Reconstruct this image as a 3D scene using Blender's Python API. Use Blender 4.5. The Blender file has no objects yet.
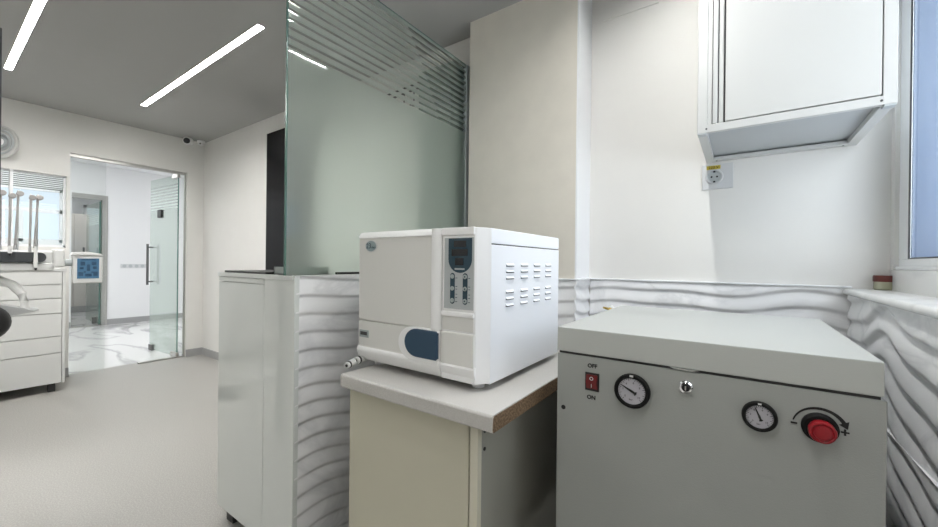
import bpy, bmesh, math, random
from mathutils import Vector, Matrix
PI = math.pi
random.seed(4)
scene = bpy.context.scene
COL = scene.collection

# ------------------------------------------------------------------ materials
def new_mat(name):
    m = bpy.data.materials.new(name); m.use_nodes = True
    nt = m.node_tree
    for n in list(nt.nodes): nt.nodes.remove(n)
    out = nt.nodes.new('ShaderNodeOutputMaterial')
    return m, nt, out

def N(nt, t, **kw):
    n = nt.nodes.new(t)
    for k, v in kw.items(): setattr(n, k, v)
    return n

def mat(name, col, rough=.5, metal=0, bump=0, bscale=200, var=0, vscale=8, spec=.5, coat=0):
    """principled material with procedural colour variation and fine bump"""
    m, nt, out = new_mat(name)
    p = N(nt, 'ShaderNodeBsdfPrincipled')
    p.inputs['Roughness'].default_value = rough; p.inputs['Metallic'].default_value = metal
    p.inputs['Specular IOR Level'].default_value = spec
    p.inputs['Coat Weight'].default_value = coat; p.inputs['Coat Roughness'].default_value = .06
    tc = N(nt, 'ShaderNodeTexCoord')
    no = N(nt, 'ShaderNodeTexNoise'); no.inputs['Scale'].default_value = vscale; no.inputs['Detail'].default_value = 5
    nt.links.new(tc.outputs['Object'], no.inputs['Vector'])
    mx = N(nt, 'ShaderNodeMix', data_type='RGBA')
    a = [max(0, c*(1-var)) for c in col]; b = [min(1, c*(1+var)) for c in col]
    mx.inputs[6].default_value = (*a, 1); mx.inputs[7].default_value = (*b, 1)
    nt.links.new(no.outputs['Fac'], mx.inputs[0]); nt.links.new(mx.outputs[2], p.inputs['Base Color'])
    if bump:
        n2 = N(nt, 'ShaderNodeTexNoise'); n2.inputs['Scale'].default_value = bscale; n2.inputs['Detail'].default_value = 3
        nt.links.new(tc.outputs['Object'], n2.inputs['Vector'])
        bp = N(nt, 'ShaderNodeBump'); bp.inputs['Strength'].default_value = bump; bp.inputs['Distance'].default_value = .002
        nt.links.new(n2.outputs['Fac'], bp.inputs['Height']); nt.links.new(bp.outputs['Normal'], p.inputs['Normal'])
    nt.links.new(p.outputs[0], out.inputs[0])
    return m

def emis(name, col, s):
    m, nt, out = new_mat(name)
    e = N(nt, 'ShaderNodeEmission'); e.inputs[0].default_value = (*col, 1); e.inputs[1].default_value = s
    nt.links.new(e.outputs[0], out.inputs[0]); return m

def marble(name, base, vein, rough=.3, scale=3.0, amount=.5, dirv=(1, 1, 1), sharp=.06):
    m, nt, out = new_mat(name)
    p = N(nt, 'ShaderNodeBsdfPrincipled'); p.inputs['Roughness'].default_value = rough
    tc = N(nt, 'ShaderNodeTexCoord'); mp = N(nt, 'ShaderNodeMapping'); mp.inputs['Scale'].default_value = dirv
    nt.links.new(tc.outputs['Object'], mp.inputs[0])
    n1 = N(nt, 'ShaderNodeTexNoise'); n1.inputs['Scale'].default_value = scale; n1.inputs['Detail'].default_value = 6; n1.inputs['Distortion'].default_value = 1.2
    nt.links.new(mp.outputs[0], n1.inputs['Vector'])
    s = N(nt, 'ShaderNodeMath', operation='SUBTRACT'); s.inputs[1].default_value = .5
    ab = N(nt, 'ShaderNodeMath', operation='ABSOLUTE')
    mr = N(nt, 'ShaderNodeMapRange'); mr.inputs[1].default_value = 0; mr.inputs[2].default_value = sharp; mr.inputs[3].default_value = amount; mr.inputs[4].default_value = 0
    nt.links.new(n1.outputs['Fac'], s.inputs[0]); nt.links.new(s.outputs[0], ab.inputs[0]); nt.links.new(ab.outputs[0], mr.inputs[0])
    n2 = N(nt, 'ShaderNodeTexNoise'); n2.inputs['Scale'].default_value = scale*.6; nt.links.new(mp.outputs[0], n2.inputs['Vector'])
    mu = N(nt, 'ShaderNodeMath', operation='MULTIPLY'); nt.links.new(mr.outputs[0], mu.inputs[0]); nt.links.new(n2.outputs['Fac'], mu.inputs[1])
    mx = N(nt, 'ShaderNodeMix', data_type='RGBA'); mx.inputs[6].default_value = (*base, 1); mx.inputs[7].default_value = (*vein, 1)
    nt.links.new(mu.outputs[0], mx.inputs[0]); nt.links.new(mx.outputs[2], p.inputs['Base Color'])
    nt.links.new(p.outputs[0], out.inputs[0]); return m

def glass(name, tint, refl=.08, z0=None, pitch=.033, trans=(.7, .78, .73), frost_all=False, seethru=.0, z1=99, blur=0):
    """thin architectural glass; z0: a frosted film, striped with clear gaps above z0"""
    m, nt, out = new_mat(name)
    tr = N(nt, 'ShaderNodeBsdfTransparent'); tr.inputs[0].default_value = (*tint, 1)
    gl = N(nt, 'ShaderNodeBsdfGlossy'); gl.inputs['Roughness'].default_value = .015
    fr = N(nt, 'ShaderNodeFresnel'); fr.inputs[0].default_value = 1.5
    geo = N(nt, 'ShaderNodeNewGeometry'); io = N(nt, 'ShaderNodeMapRange'); io.inputs[3].default_value = 1.5; io.inputs[4].default_value = 1/1.5
    nt.links.new(geo.outputs['Backfacing'], io.inputs[0]); nt.links.new(io.outputs[0], fr.inputs[0])
    cl = N(nt, 'ShaderNodeMixShader'); nt.links.new(fr.outputs[0], cl.inputs[0]); nt.links.new(tr.outputs[0], cl.inputs[1]); nt.links.new(gl.outputs[0], cl.inputs[2])
    if z0 is None:
        nt.links.new(cl.outputs[0], out.inputs[0]); return m
    tl = N(nt, 'ShaderNodeBsdfTranslucent'); tl.inputs[0].default_value = (*trans, 1)
    df = N(nt, 'ShaderNodeBsdfDiffuse'); df.inputs[0].default_value = (*[c*.62 for c in trans], 1)
    a = N(nt, 'ShaderNodeMixShader'); a.inputs[0].default_value = .38
    nt.links.new(tl.outputs[0], a.inputs[1]); nt.links.new(df.outputs[0], a.inputs[2])
    if blur:
        rf = N(nt, 'ShaderNodeBsdfRefraction'); rf.inputs[0].default_value = (.87, .92, .885, 1); rf.inputs['Roughness'].default_value = .34; rf.inputs['IOR'].default_value = 1.25
        a2 = N(nt, 'ShaderNodeMixShader'); a2.inputs[0].default_value = blur; nt.links.new(a.outputs[0], a2.inputs[1]); nt.links.new(rf.outputs[0], a2.inputs[2]); a = a2
    st = N(nt, 'ShaderNodeMixShader'); st.inputs[0].default_value = seethru
    nt.links.new(a.outputs[0], st.inputs[1]); nt.links.new(tr.outputs[0], st.inputs[2])
    b = N(nt, 'ShaderNodeMixShader'); nt.links.new(fr.outputs[0], b.inputs[0]); nt.links.new(st.outputs[0], b.inputs[1]); nt.links.new(gl.outputs[0], b.inputs[2])
    tc = N(nt, 'ShaderNodeTexCoord'); sx = N(nt, 'ShaderNodeSeparateXYZ'); nt.links.new(tc.outputs['Object'], sx.inputs[0])
    sub = N(nt, 'ShaderNodeMath', operation='SUBTRACT'); sub.inputs[1].default_value = z0; nt.links.new(sx.outputs[2], sub.inputs[0])
    dv = N(nt, 'ShaderNodeMath', operation='DIVIDE'); dv.inputs[1].default_value = pitch; nt.links.new(sub.outputs[0], dv.inputs[0])
    fc = N(nt, 'ShaderNodeMath', operation='FRACT'); nt.links.new(dv.outputs[0], fc.inputs[0])
    lt = N(nt, 'ShaderNodeMath', operation='LESS_THAN'); lt.inputs[1].default_value = .5; nt.links.new(fc.outputs[0], lt.inputs[0])
    gt = N(nt, 'ShaderNodeMath', operation='GREATER_THAN'); gt.inputs[1].default_value = 0; nt.links.new(sub.outputs[0], gt.inputs[0])
    mu = N(nt, 'ShaderNodeMath', operation='MULTIPLY'); nt.links.new(lt.outputs[0], mu.inputs[0]); nt.links.new(gt.outputs[0], mu.inputs[1])
    g2 = N(nt, 'ShaderNodeMath', operation='GREATER_THAN'); g2.inputs[1].default_value = z1; nt.links.new(sx.outputs[2], g2.inputs[0])
    mm = N(nt, 'ShaderNodeMath', operation='MAXIMUM'); nt.links.new(mu.outputs[0], mm.inputs[0]); nt.links.new(g2.outputs[0], mm.inputs[1])
    fin = N(nt, 'ShaderNodeMixShader'); nt.links.new(mm.outputs[0], fin.inputs[0]); nt.links.new(b.outputs[0], fin.inputs[1]); nt.links.new(cl.outputs[0], fin.inputs[2])
    nt.links.new(fin.outputs[0], out.inputs[0]); return m

def speckle(name, c1, c2, scale=300, rough=.45, lo=.45, hi=.6):
    m, nt, out = new_mat(name)
    p = N(nt, 'ShaderNodeBsdfPrincipled'); p.inputs['Roughness'].default_value = rough
    tc = N(nt, 'ShaderNodeTexCoord')
    no = N(nt, 'ShaderNodeTexNoise'); no.inputs['Scale'].default_value = scale; no.inputs['Detail'].default_value = 2
    nt.links.new(tc.outputs['Object'], no.inputs['Vector'])
    cr = N(nt, 'ShaderNodeValToRGB'); cr.color_ramp.elements[0].position = lo; cr.color_ramp.elements[1].position = hi
    cr.color_ramp.elements[0].color = (*c1, 1); cr.color_ramp.elements[1].color = (*c2, 1)
    nt.links.new(no.outputs['Fac'], cr.inputs[0]); nt.links.new(cr.outputs[0], p.inputs['Base Color'])
    nt.links.new(p.outputs[0], out.inputs[0]); return m

M = {}
M['wall'] = mat('white_wall_paint', (.76, .75, .725), .7, var=.02, bump=.15, bscale=120)
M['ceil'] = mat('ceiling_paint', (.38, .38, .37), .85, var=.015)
M['paper'] = mat('beige_wallpaper', (.72, .68, .605), .65, var=.07, vscale=9, bump=.3, bscale=60)
M['white_trim'] = mat('white_trim', (.85, .86, .88), .45)
M['tile'] = marble('wavy_marble_tile', (.86, .86, .87), (.42, .43, .45), .45, 2.2, .6, (1, 1, 1.6))
M['tile_smooth'] = marble('marble_sill', (.78, .78, .77), (.45, .45, .46), .25, 3, .6)
M['floor'] = speckle('speckled_vinyl', (.345, .335, .315), (.415, .405, .38), 160, .42)
M['marble_floor'] = marble('marble_floor', (.80, .80, .79), (.25, .25, .26), .07, .55, 1.0, (1, 2.2, 1), .05)
M['base'] = mat('grey_baseboard', (.36, .36, .36), .4)
M['far_wall'] = mat('far_wall_paint', (.82, .825, .83), .75)
M['gloss'] = mat('gloss_white_laminate', (.72, .75, .73), .08, coat=.5, var=.01)
M['gloss_edge'] = mat('laminate_edge', (.74, .76, .75), .3)
M['black'] = mat('black_plastic', (.012, .012, .013), .4)
M['black_gloss'] = mat('black_glass', (.006, .006, .007), .25, spec=.1)
M['glass'] = glass('clear_glass', (.965, .975, .968))
M['glass_door'] = glass('striped_door_glass', (.90, .95, .92), z0=1.76, pitch=.036, trans=(.84, .90, .86), seethru=.75, z1=2.06)
M['glass_frost'] = glass('frosted_partition_glass', (.93, .955, .94), blur=.78, z0=.835, pitch=.0335, trans=(.78, .84, .80), seethru=.04)
M['glass_win'] = glass('interior_window_glass', (.95, .965, .96))
M['glass_film'] = glass('interior_window_film', (.95, .965, .96), z0=1.0, pitch=.018, trans=(.30, .33, .31), seethru=.20)
M['green_edge'] = mat('green_glass_edge', (.10, .20, .17), .2)
M['metal'] = mat('brushed_metal', (.48, .47, .45), .35, .9)
M['darkmetal'] = mat('dark_metal', (.16, .16, .16), .35, .8)
M['chrome'] = mat('chrome', (.8, .8, .8), .12, 1)
M['lamp'] = emis('lamp_diffuser', (1, .985, .955), 98)
M['lamp_near'] = emis('lamp_diffuser_near', (1, .995, .975), 96)
M['lamp_far_added'] = emis('lamp_diffuser_far_added', (.98, .99, 1), 72)
M['outside'] = mat('blue_grey_render', (.15, .215, .34), .8, var=.05, vscale=2)
M['winglow_far'] = emis('daylight_far_pane', (.78, .89, 1), 1.05)
M['pvc'] = mat('white_pvc', (.82, .83, .84), .35)
M['cream'] = mat('cream_laminate', (.60, .575, .46), .45, var=.02)
M['cream_edge'] = mat('cream_edge', (.72, .69, .57), .4)
M['olive'] = mat('grey_carcass', (.37, .365, .32), .5, var=.03)
M['worktop'] = speckle('stone_laminate', (.50, .485, .46), (.66, .645, .62), 420, .4)
M['chip'] = speckle('chipboard', (.09, .055, .03), (.30, .20, .115), 190, .85, .35, .65)
M['ac_white'] = mat('white_plastic', (.92, .92, .92), .3, var=.01)
M['ac_beige_shaded'] = mat('warm_grey_plastic_shaded', (.78, .775, .745), .42, var=.012)  # warm grey, darkened so the white trims seem lit from the right
M['ac_metal'] = mat('white_powder_coat', (.90, .915, .945), .42, bump=.12, bscale=350)
M['panel_grey'] = mat('panel_grey', (.46, .49, .50), .4)
M['panel_grey2'] = mat('fan_grey', (.60, .60, .585), .5)
M['navy'] = mat('navy_film', (.016, .05, .075), .3)
M['blue'] = mat('blue_grip', (.022, .062, .115), .4)
M['display'] = mat('dark_display', (.004, .006, .010), .15)
M['silver'] = mat('silver_button', (.38, .43, .43), .4)
M['logo_grey'] = mat('logo_film', (.30, .38, .40), .35)
M['seam'] = mat('dark_seam', (.06, .06, .06), .8)
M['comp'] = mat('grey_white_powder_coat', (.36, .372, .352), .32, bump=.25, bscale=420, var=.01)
M['red'] = mat('red_plastic', (.27, .006, .012), .3)
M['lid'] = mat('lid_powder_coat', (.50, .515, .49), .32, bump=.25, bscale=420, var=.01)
M['black_matte'] = mat('black_rim', (.008, .008, .008), .55, spec=.2)
M['dkred'] = mat('red_rocker', (.14, .008, .010), .3)
M['dial'] = mat('dial_face', (.50, .49, .53), .3)
M['ink'] = mat('black_ink', (.01, .01, .01), .6)
M['inkw'] = mat('pale_ink', (.7, .7, .7), .6)
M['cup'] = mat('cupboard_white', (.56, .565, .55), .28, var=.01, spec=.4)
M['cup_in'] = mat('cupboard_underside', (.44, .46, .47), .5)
M['yellow'] = mat('yellow_sticker', (.60, .47, .06), .5)
M['outlet'] = mat('outlet_plastic', (.62, .63, .64), .35)
M['amber'] = mat('red_brown_lid', (.12, .022, .016), .3)
M['jar'] = mat('pale_green_jar', (.38, .38, .27), .25)
M['drawer'] = mat('grey_white_drawer', (.66, .665, .655), .3)
M['unit_white'] = mat('unit_white', (.80, .80, .79), .3)
M['mat_dark'] = mat('dark_silicone_mat', (.05, .055, .06), .6)
M['steel'] = mat('steel', (.55, .55, .55), .28, .85)
M['hose'] = mat('grey_hose', (.36, .35, .34), .5)
M['screen'] = mat('blue_screen_back', (.05, .20, .36), .25)
M['screen_lit'] = emis('blue_screen', (.10, .21, .33), .75)
M['screen_ink'] = mat('screen_ink', (.03, .085, .16), .4)
M['wood'] = mat('taupe_wardrobe', (.62, .59, .55), .5, var=.05)
M['blue_pen'] = mat('blue_plastic', (.03, .20, .38), .35)
M['grey_tray'] = mat('grey_tray', (.33, .36, .35), .4)
M['locker'] = mat('grey_green_locker', (.16, .20, .175), .5)
M['brass'] = mat('brass', (.55, .40, .10), .3, .9)
M['skin_shade'] = mat('screen_frame', (.10, .10, .10), .4)

# ------------------------------------------------------------------ mesh builder
class MB:
    def __init__(s): s.bm = bmesh.new()
    def _merge(s, t):
        me = bpy.data.meshes.new('tmp'); t.to_mesh(me); t.free(); s.bm.from_mesh(me); bpy.data.meshes.remove(me)
    def box(s, x0, x1, y0, y1, z0, z1, b=0, seg=2):
        t = bmesh.new(); bmesh.ops.create_cube(t, size=1)
        for v in t.verts:
            v.co = Vector(((x0+x1)/2 + v.co.x*(x1-x0), (y0+y1)/2 + v.co.y*(y1-y0), (z0+z1)/2 + v.co.z*(z1-z0)))
        if b: bmesh.ops.bevel(t, geom=t.edges[:], offset=b, segments=seg, profile=.5, affect='EDGES')
        s._merge(t); return s
    def cyl(s, p0, p1, r0, r1=None, n=24, cap=True, b=0):
        p0, p1 = Vector(p0), Vector(p1); r1 = r0 if r1 is None else r1
        d = p1-p0; t = bmesh.new()
        bmesh.ops.create_cone(t, cap_ends=cap, segments=n, radius1=r0, radius2=r1, depth=d.length)
        if b:
            es = [e for e in t.edges if len(e.link_faces) == 2 and abs(e.verts[0].co.z-e.verts[1].co.z) < 1e-6]
            bmesh.ops.bevel(t, geom=es, offset=b, segments=3, profile=.5, affect='EDGES')
        q = Vector((0, 0, 1)).rotation_difference(d.normalized())
        for v in t.verts: v.co = q @ v.co + (p0+p1)/2
        s._merge(t); return s
    def sphere(s, c, r, sc=(1, 1, 1), n=20):
        t = bmesh.new(); bmesh.ops.create_uvsphere(t, u_segments=n, v_segments=n//2+2, radius=r)
        for v in t.verts: v.co = Vector((v.co.x*sc[0], v.co.y*sc[1], v.co.z*sc[2])) + Vector(c)
        s._merge(t); return s
    def tube(s, pts, r, n=10):
        pts = [Vector(p) for p in pts]; rs = r if isinstance(r, (list, tuple)) else [r]*len(pts)
        t = bmesh.new(); rings = []
        up = Vector((0, 0, 1))
        for i, p in enumerate(pts):
            d = (pts[min(i+1, len(pts)-1)]-pts[max(i-1, 0)]).normalized()
            a = d.cross(up if abs(d.z) < .95 else Vector((1, 0, 0))).normalized(); bb = d.cross(a)
            rings.append([t.verts.new(p + rs[i]*(a*math.cos(2*PI*k/n)+bb*math.sin(2*PI*k/n))) for k in range(n)])
        for i in range(len(rings)-1):
            for k in range(n): t.faces.new((rings[i][k], rings[i][(k+1) % n], rings[i+1][(k+1) % n], rings[i+1][k]))
        t.faces.new(rings[0][::-1]); t.faces.new(rings[-1])
        bmesh.ops.recalc_face_normals(t, faces=t.faces[:]); s._merge(t); return s
    def prism(s, poly, axis, a, b, bev=0):
        """polygon in the two other axes extruded along axis from a to b"""
        t = bmesh.new()
        def mk(u, v, w): return {'x': (w, u, v), 'y': (u, w, v), 'z': (u, v, w)}[axis]
        v0 = [t.verts.new(mk(u, v, a)) for u, v in poly]; v1 = [t.verts.new(mk(u, v, b)) for u, v in poly]
        n = len(poly); t.faces.new(v0); t.faces.new(v1[::-1])
        for i in range(n): t.faces.new((v0[i], v1[i], v1[(i+1) % n], v0[(i+1) % n]))
        bmesh.ops.recalc_face_normals(t, faces=t.faces[:])
        if bev:
            es = [e for e in t.edges if (e.verts[0] in v0) == (e.verts[1] in v0)]
            bmesh.ops.bevel(t, geom=es, offset=bev, segments=2, profile=.5, affect='EDGES')
        s._merge(t); return s
    def lathe(s, prof, c, axis='z', n=32, caps=True):
        """profile (r, h) revolved about an axis through c"""
        t = bmesh.new(); c = Vector(c); rings = []
        for r, h in prof:
            ring = []
            for k in range(n):
                a = 2*PI*k/n; u, v = r*math.cos(a), r*math.sin(a)
                ring.append(t.verts.new(c + Vector({'x': (h, u, v), 'y': (u, h, v), 'z': (u, v, h)}[axis])))
            rings.append(ring)
        for i in range(len(rings)-1):
            for k in range(n): t.faces.new((rings[i][k], rings[i][(k+1) % n], rings[i+1][(k+1) % n], rings[i+1][k]))
        if caps: t.faces.new(rings[0]); t.faces.new(rings[-1])
        bmesh.ops.recalc_face_normals(t, faces=t.faces[:]); s._merge(t); return s
    def rot(s, ang, axis, c):
        bmesh.ops.rotate(s.bm, verts=s.bm.verts[:], cent=Vector(c), matrix=Matrix.Rotation(ang, 3, axis)); return s
    def wave(s, u0, u1, v0, v1, fn, place, du=.012, dv=.005):
        """relief surface with a flat back: place(u, v, h) gives the point"""
        nu, nv = max(2, int((u1-u0)/du)), max(2, int((v1-v0)/dv)); t = bmesh.new()
        g = [[t.verts.new(place(u0+(u1-u0)*i/nu, v0+(v1-v0)*j/nv, fn(u0+(u1-u0)*i/nu, v0+(v1-v0)*j/nv))) for j in range(nv+1)] for i in range(nu+1)]
        for i in range(nu):
            for j in range(nv): t.faces.new((g[i][j], g[i+1][j], g[i+1][j+1], g[i][j+1]))
        bd = [g[i][0] for i in range(nu+1)] + [g[nu][j] for j in range(1, nv+1)] + [g[i][nv] for i in range(nu-1, -1, -1)] + [g[0][j] for j in range(nv-1, 0, -1)]
        uv = [(u0+(u1-u0)*i/nu, v0) for i in range(nu+1)] + [(u1, v0+(v1-v0)*j/nv) for j in range(1, nv+1)] + [(u0+(u1-u0)*i/nu, v1) for i in range(nu-1, -1, -1)] + [(u0, v0+(v1-v0)*j/nv) for j in range(nv-1, 0, -1)]
        bk = [t.verts.new(place(u, v, -.004)) for u, v in uv]
        n = len(bd)
        for i in range(n): t.faces.new((bd[i], bd[(i+1) % n], bk[(i+1) % n], bk[i]))
        t.faces.new(bk); bmesh.ops.recalc_face_normals(t, faces=t.faces[:]); s._merge(t); return s

def obj(name, mb, m, parent=None, smooth=35):
    me = bpy.data.meshes.new(name)
    if parent is not None:
        w = parent.location.copy() if parent.parent is None else (parent.parent.location if parent.parent.parent is None else parent.parent.parent.location)
        off = Vector(w)
        bmesh.ops.translate(mb.bm, verts=mb.bm.verts[:], vec=-off)
    mb.bm.to_mesh(me); mb.bm.free(); me.materials.append(M[m])
    for p in me.polygons: p.use_smooth = True
    me.set_sharp_from_angle(angle=math.radians(smooth))
    o = bpy.data.objects.new(name, me); COL.objects.link(o)
    if parent is not None: o.parent = parent
    if len(me.polygons) < 4000:
        wn = o.modifiers.new('weighted', 'WEIGHTED_NORMAL'); wn.keep_sharp = True; wn.weight = 100
    return o

def thing(name, loc, label, cat, group=None):
    o = bpy.data.objects.new(name, None); o.empty_display_size = .05; COL.objects.link(o); o.location = loc
    o['label'] = label; o['category'] = cat
    if group: o['group'] = group
    return o

def single(name, mb, m, loc, label, cat, group=None, smooth=35):
    bmesh.ops.translate(mb.bm, verts=mb.bm.verts[:], vec=-Vector(loc))
    o = obj(name, mb, m, None, smooth); o.location = loc
    o['label'] = label; o['category'] = cat
    if group: o['group'] = group
    return o

def struct(name, mb, m, parent=None, smooth=35):
    o = obj(name, mb, m, parent, smooth)
    if parent is None: o['kind'] = 'structure'
    return o

def text(name, s, size, loc, facing, m, parent, depth=.0004, align='CENTER', sx=1, bold=0):
    cu = bpy.data.curves.new(name, 'FONT'); cu.body = s; cu.size = size; cu.extrude = depth; cu.offset = bold
    cu.align_x = align; cu.align_y = 'CENTER'
    tmp = bpy.data.objects.new('tmp', cu); COL.objects.link(tmp)
    dg = bpy.context.evaluated_depsgraph_get()
    me = bpy.data.meshes.new_from_object(tmp.evaluated_get(dg)); bpy.data.objects.remove(tmp); bpy.data.curves.remove(cu)
    R = {'-y': Matrix(((1, 0, 0), (0, 0, -1), (0, 1, 0))), '+x': Matrix(((0, 0, 1), (1, 0, 0), (0, 1, 0)))}[facing]
    mb = MB(); mb.bm.from_mesh(me); bpy.data.meshes.remove(me)
    for v in mb.bm.verts: v.co = R @ Vector((v.co.x*sx, v.co.y, v.co.z)) + Vector(loc)
    return obj(name, mb, m, parent)

def ellipse(cx, cy, rx, ry, n=28, a0=0, a1=2*PI):
    return [(cx+rx*math.cos(a0+(a1-a0)*i/n), cy+ry*math.sin(a0+(a1-a0)*i/n)) for i in range(n if abs(a1-a0-2*PI) < 1e-6 else n+1)]

# ------------------------------------------------------------------ room shell
XD, YH, ZC, YW, YP = -5.351, 1.982, 2.569, 2.059, 1.86
XE = .454
WY0 = .78
struct('floor', MB().box(XD-.1, .62, -2.3, 2.2, -.06, 0), 'floor')
struct('floor_hall', MB().box(-12.2, XD-.1, -.7, 5.2, -.06, -.001), 'marble_floor')

# ceiling pieced round the three lamp slots
L1, L2 = (-4.53, -2.385, .352, .394), (-4.53, -2.385, 1.158, 1.200)
L4, L5, L3 = (-4.53, -2.385, -.454, -.412), (-4.53, -2.385, -1.26, -1.218), (-.221, -.179, -.30, 1.72)  # first two are unseen bars added to light the front faces
ce = MB(); zt = ZC+.08
xs = -1.7
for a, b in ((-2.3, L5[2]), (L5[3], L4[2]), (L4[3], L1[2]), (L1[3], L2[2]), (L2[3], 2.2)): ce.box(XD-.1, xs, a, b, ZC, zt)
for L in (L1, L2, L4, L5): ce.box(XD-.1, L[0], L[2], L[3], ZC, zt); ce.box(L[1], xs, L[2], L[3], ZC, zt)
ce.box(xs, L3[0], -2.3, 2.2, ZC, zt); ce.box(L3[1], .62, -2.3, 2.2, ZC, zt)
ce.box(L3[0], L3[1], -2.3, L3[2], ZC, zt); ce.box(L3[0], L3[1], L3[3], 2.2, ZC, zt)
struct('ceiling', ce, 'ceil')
struct('ceiling_hall', MB().box(-12.2, XD-.1, -.7, 5.2, 2.75, 2.82), 'far_wall')

# wall with glass door (west)
w = MB(); x0, x1 = XD-.1, XD
w.box(x0, x1, -2.3, -.6, 0, zt); w.box(x0, x1, -.6, .812, 0, 1.255); w.box(x0, x1, -.6, .812, 1.945, zt)
w.box(x0, x1, .812, .836, 0, zt); w.box(x0, x1, .836, 1.808, 2.18, zt); w.box(x0, x1, 1.808, 2.2, 0, zt)
struct('wall_west', w, 'wall')
w = MB(); w.box(XD-.1, -1.317, YH, YH+.12, 0, zt); struct('wall_north', w, 'wall')
w = MB(); w.box(-1.317, -.668, YP, 2.16, 0, zt); struct('wall_pier', w, 'paper')
struct('trim_1', MB().box(-.668, -.660, YP, YW, 1.076, ZC), 'white_trim')
struct('wall_back', MB().box(-.664, .62, YW, YW+.1, 0, zt), 'wall')
struct('wall_south', MB().box(XD-.1, .62, -2.4, -2.3, 0, zt), 'wall')
w = MB(); w.box(.355, .62, -2.3, YW, 0, 1.045); w.box(XE, .62, -2.3, WY0, 1.045, zt); w.box(XE, .62, WY0, YW, 2.33, zt)
w.box(XE, .62, 2.02, YW, 1.045, 2.33)
struct('wall_east', w, 'wall')
struct('trim_2', MB().box(XE-.006, .62, WY0, 2.02, 1.045, 1.142), 'tile_smooth')
# rounded sill
sill = [(.36, 1.046), (XE+.0, 1.046), (XE+.0, 1.068), (.335, 1.068)] + [(.335+.0115*math.cos(a), 1.0565+.0115*math.sin(a)) for a in [PI/2+PI*i/8 for i in range(1, 9)]]
struct('trim_3', MB().prism(sill, 'y', -2.3, YW), 'tile_smooth')
struct('trim_4', MB().box(-.600, -.335, YW-.006, YW+.01, 2.425, ZC-.004), 'wall')

# wavy marble cladding
def wave_fn(P, D, amp, wl, ph):
    def f(u, v):
        vv = v + amp*math.sin(2*PI*u/wl+ph) + .4*amp*math.sin(2*PI*u/(wl*.53)+1.7*ph+v*4) + .35*amp*math.sin(2*PI*v/.9+u*3)
        t = (vv/P + .25*math.sin(2*PI*u/(wl*1.7)+ph*2)) % 1.0
        t = 1-t; h = math.sin(PI/2*t/.80)**1.3 if t < .80 else .5+.5*math.cos(PI*(t-.80)/.20)
        return D*h
    return f
struct('trim_5', MB().wave(-1.317, -.660, 0, 1.070, wave_fn(.068, .010, .014, .6, .3), lambda u, v, h: (u, YP-.005-h, v)), 'tile', smooth=50)
struct('trim_6', MB().wave(YP-.02, YW-.01, .7, 1.070, wave_fn(.068, .009, .015, .5, 1.3), lambda u, v, h: (-.659+h, u, v)), 'tile', smooth=50)
struct('trim_7', MB().wave(-.650, .352, .6, 1.070, wave_fn(.068, .011, .018, .75, 2.2), lambda u, v, h: (u, YW-.005-h, v)), 'tile', smooth=50)
struct('trim_8', MB().wave(-.3, YW-.02, 0, 1.045, wave_fn(.075, .012, .022, .62, .9), lambda u, v, h: (.350-h, u, v), du=.014), 'tile', smooth=50)
struct('trim_9', MB().box(-1.317, -.655, YP-.022, YP, 1.070, 1.077, .002).box(-.661, -.640, YP-.022, YW, 1.070, 1.077, .002).box(-.645, .350, YW-.022, YW, 1.070, 1.077, .002), 'white_trim')
struct('trim_10', MB().box(.3375, .352, -.3, 1.56, .697, .6992), 'white_trim')
# baseboards
struct('baseboard_north', MB().box(XD, -3.84, YH-.012, YH, 0, .085), 'base')
struct('baseboard_west', MB().box(XD, XD+.012, 1.808, YH-.012, 0, .085).box(XD, XD+.012, .74, .836, 0, .085), 'base')

# window beside the sill
wf = MB(); ya, yb, za, zb = WY0, 2.02, 1.142, 2.33
f = .075
wf.box(XE+.004, XE+.021, ya, yb, za, za+.012, .003)
for a, b, c, d in ((ya, yb, za+.010, za+.038), (ya, yb, zb-f, zb), (ya, ya+f, za+.038, zb-f), (yb-.090, yb, za+.038, zb-f)):
    wf.box(XE+.012, XE+.021, a, b, c, d, .003)
win = struct('window_1', wf, 'pvc')
gk = MB()
for a, b in ((ya+f, yb-.090),):
    gk.box(XE+.013, XE+.0165, a-.001, a+.006, za+.038, zb-f); gk.box(XE+.013, XE+.0165, b-.006, b+.001, za+.038, zb-f); gk.box(XE+.013, XE+.0165, a, b, za+.036, za+.042)
obj('gasket', gk, 'black', win)
obj('outer_reveal', MB().box(XE+.023, .66, yb-.087, yb+.02, za, zb).box(XE+.026, .66, ya-.02, ya+.05, za, zb).box(XE+.026, .66, ya+.05, yb-.087, zb-.07, zb).box(XE+.026, .66, ya+.05, yb-.087, za, za+.03), 'outside', win)
obj('pane', MB().box(XE+.017, XE+.022, ya+f, yb-.090, za+.03, zb-f), 'glass_win', win)
struct('wall_outside', MB().box(.66, 6, 2.35, 2.6, -1, 5), 'outside')

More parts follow.
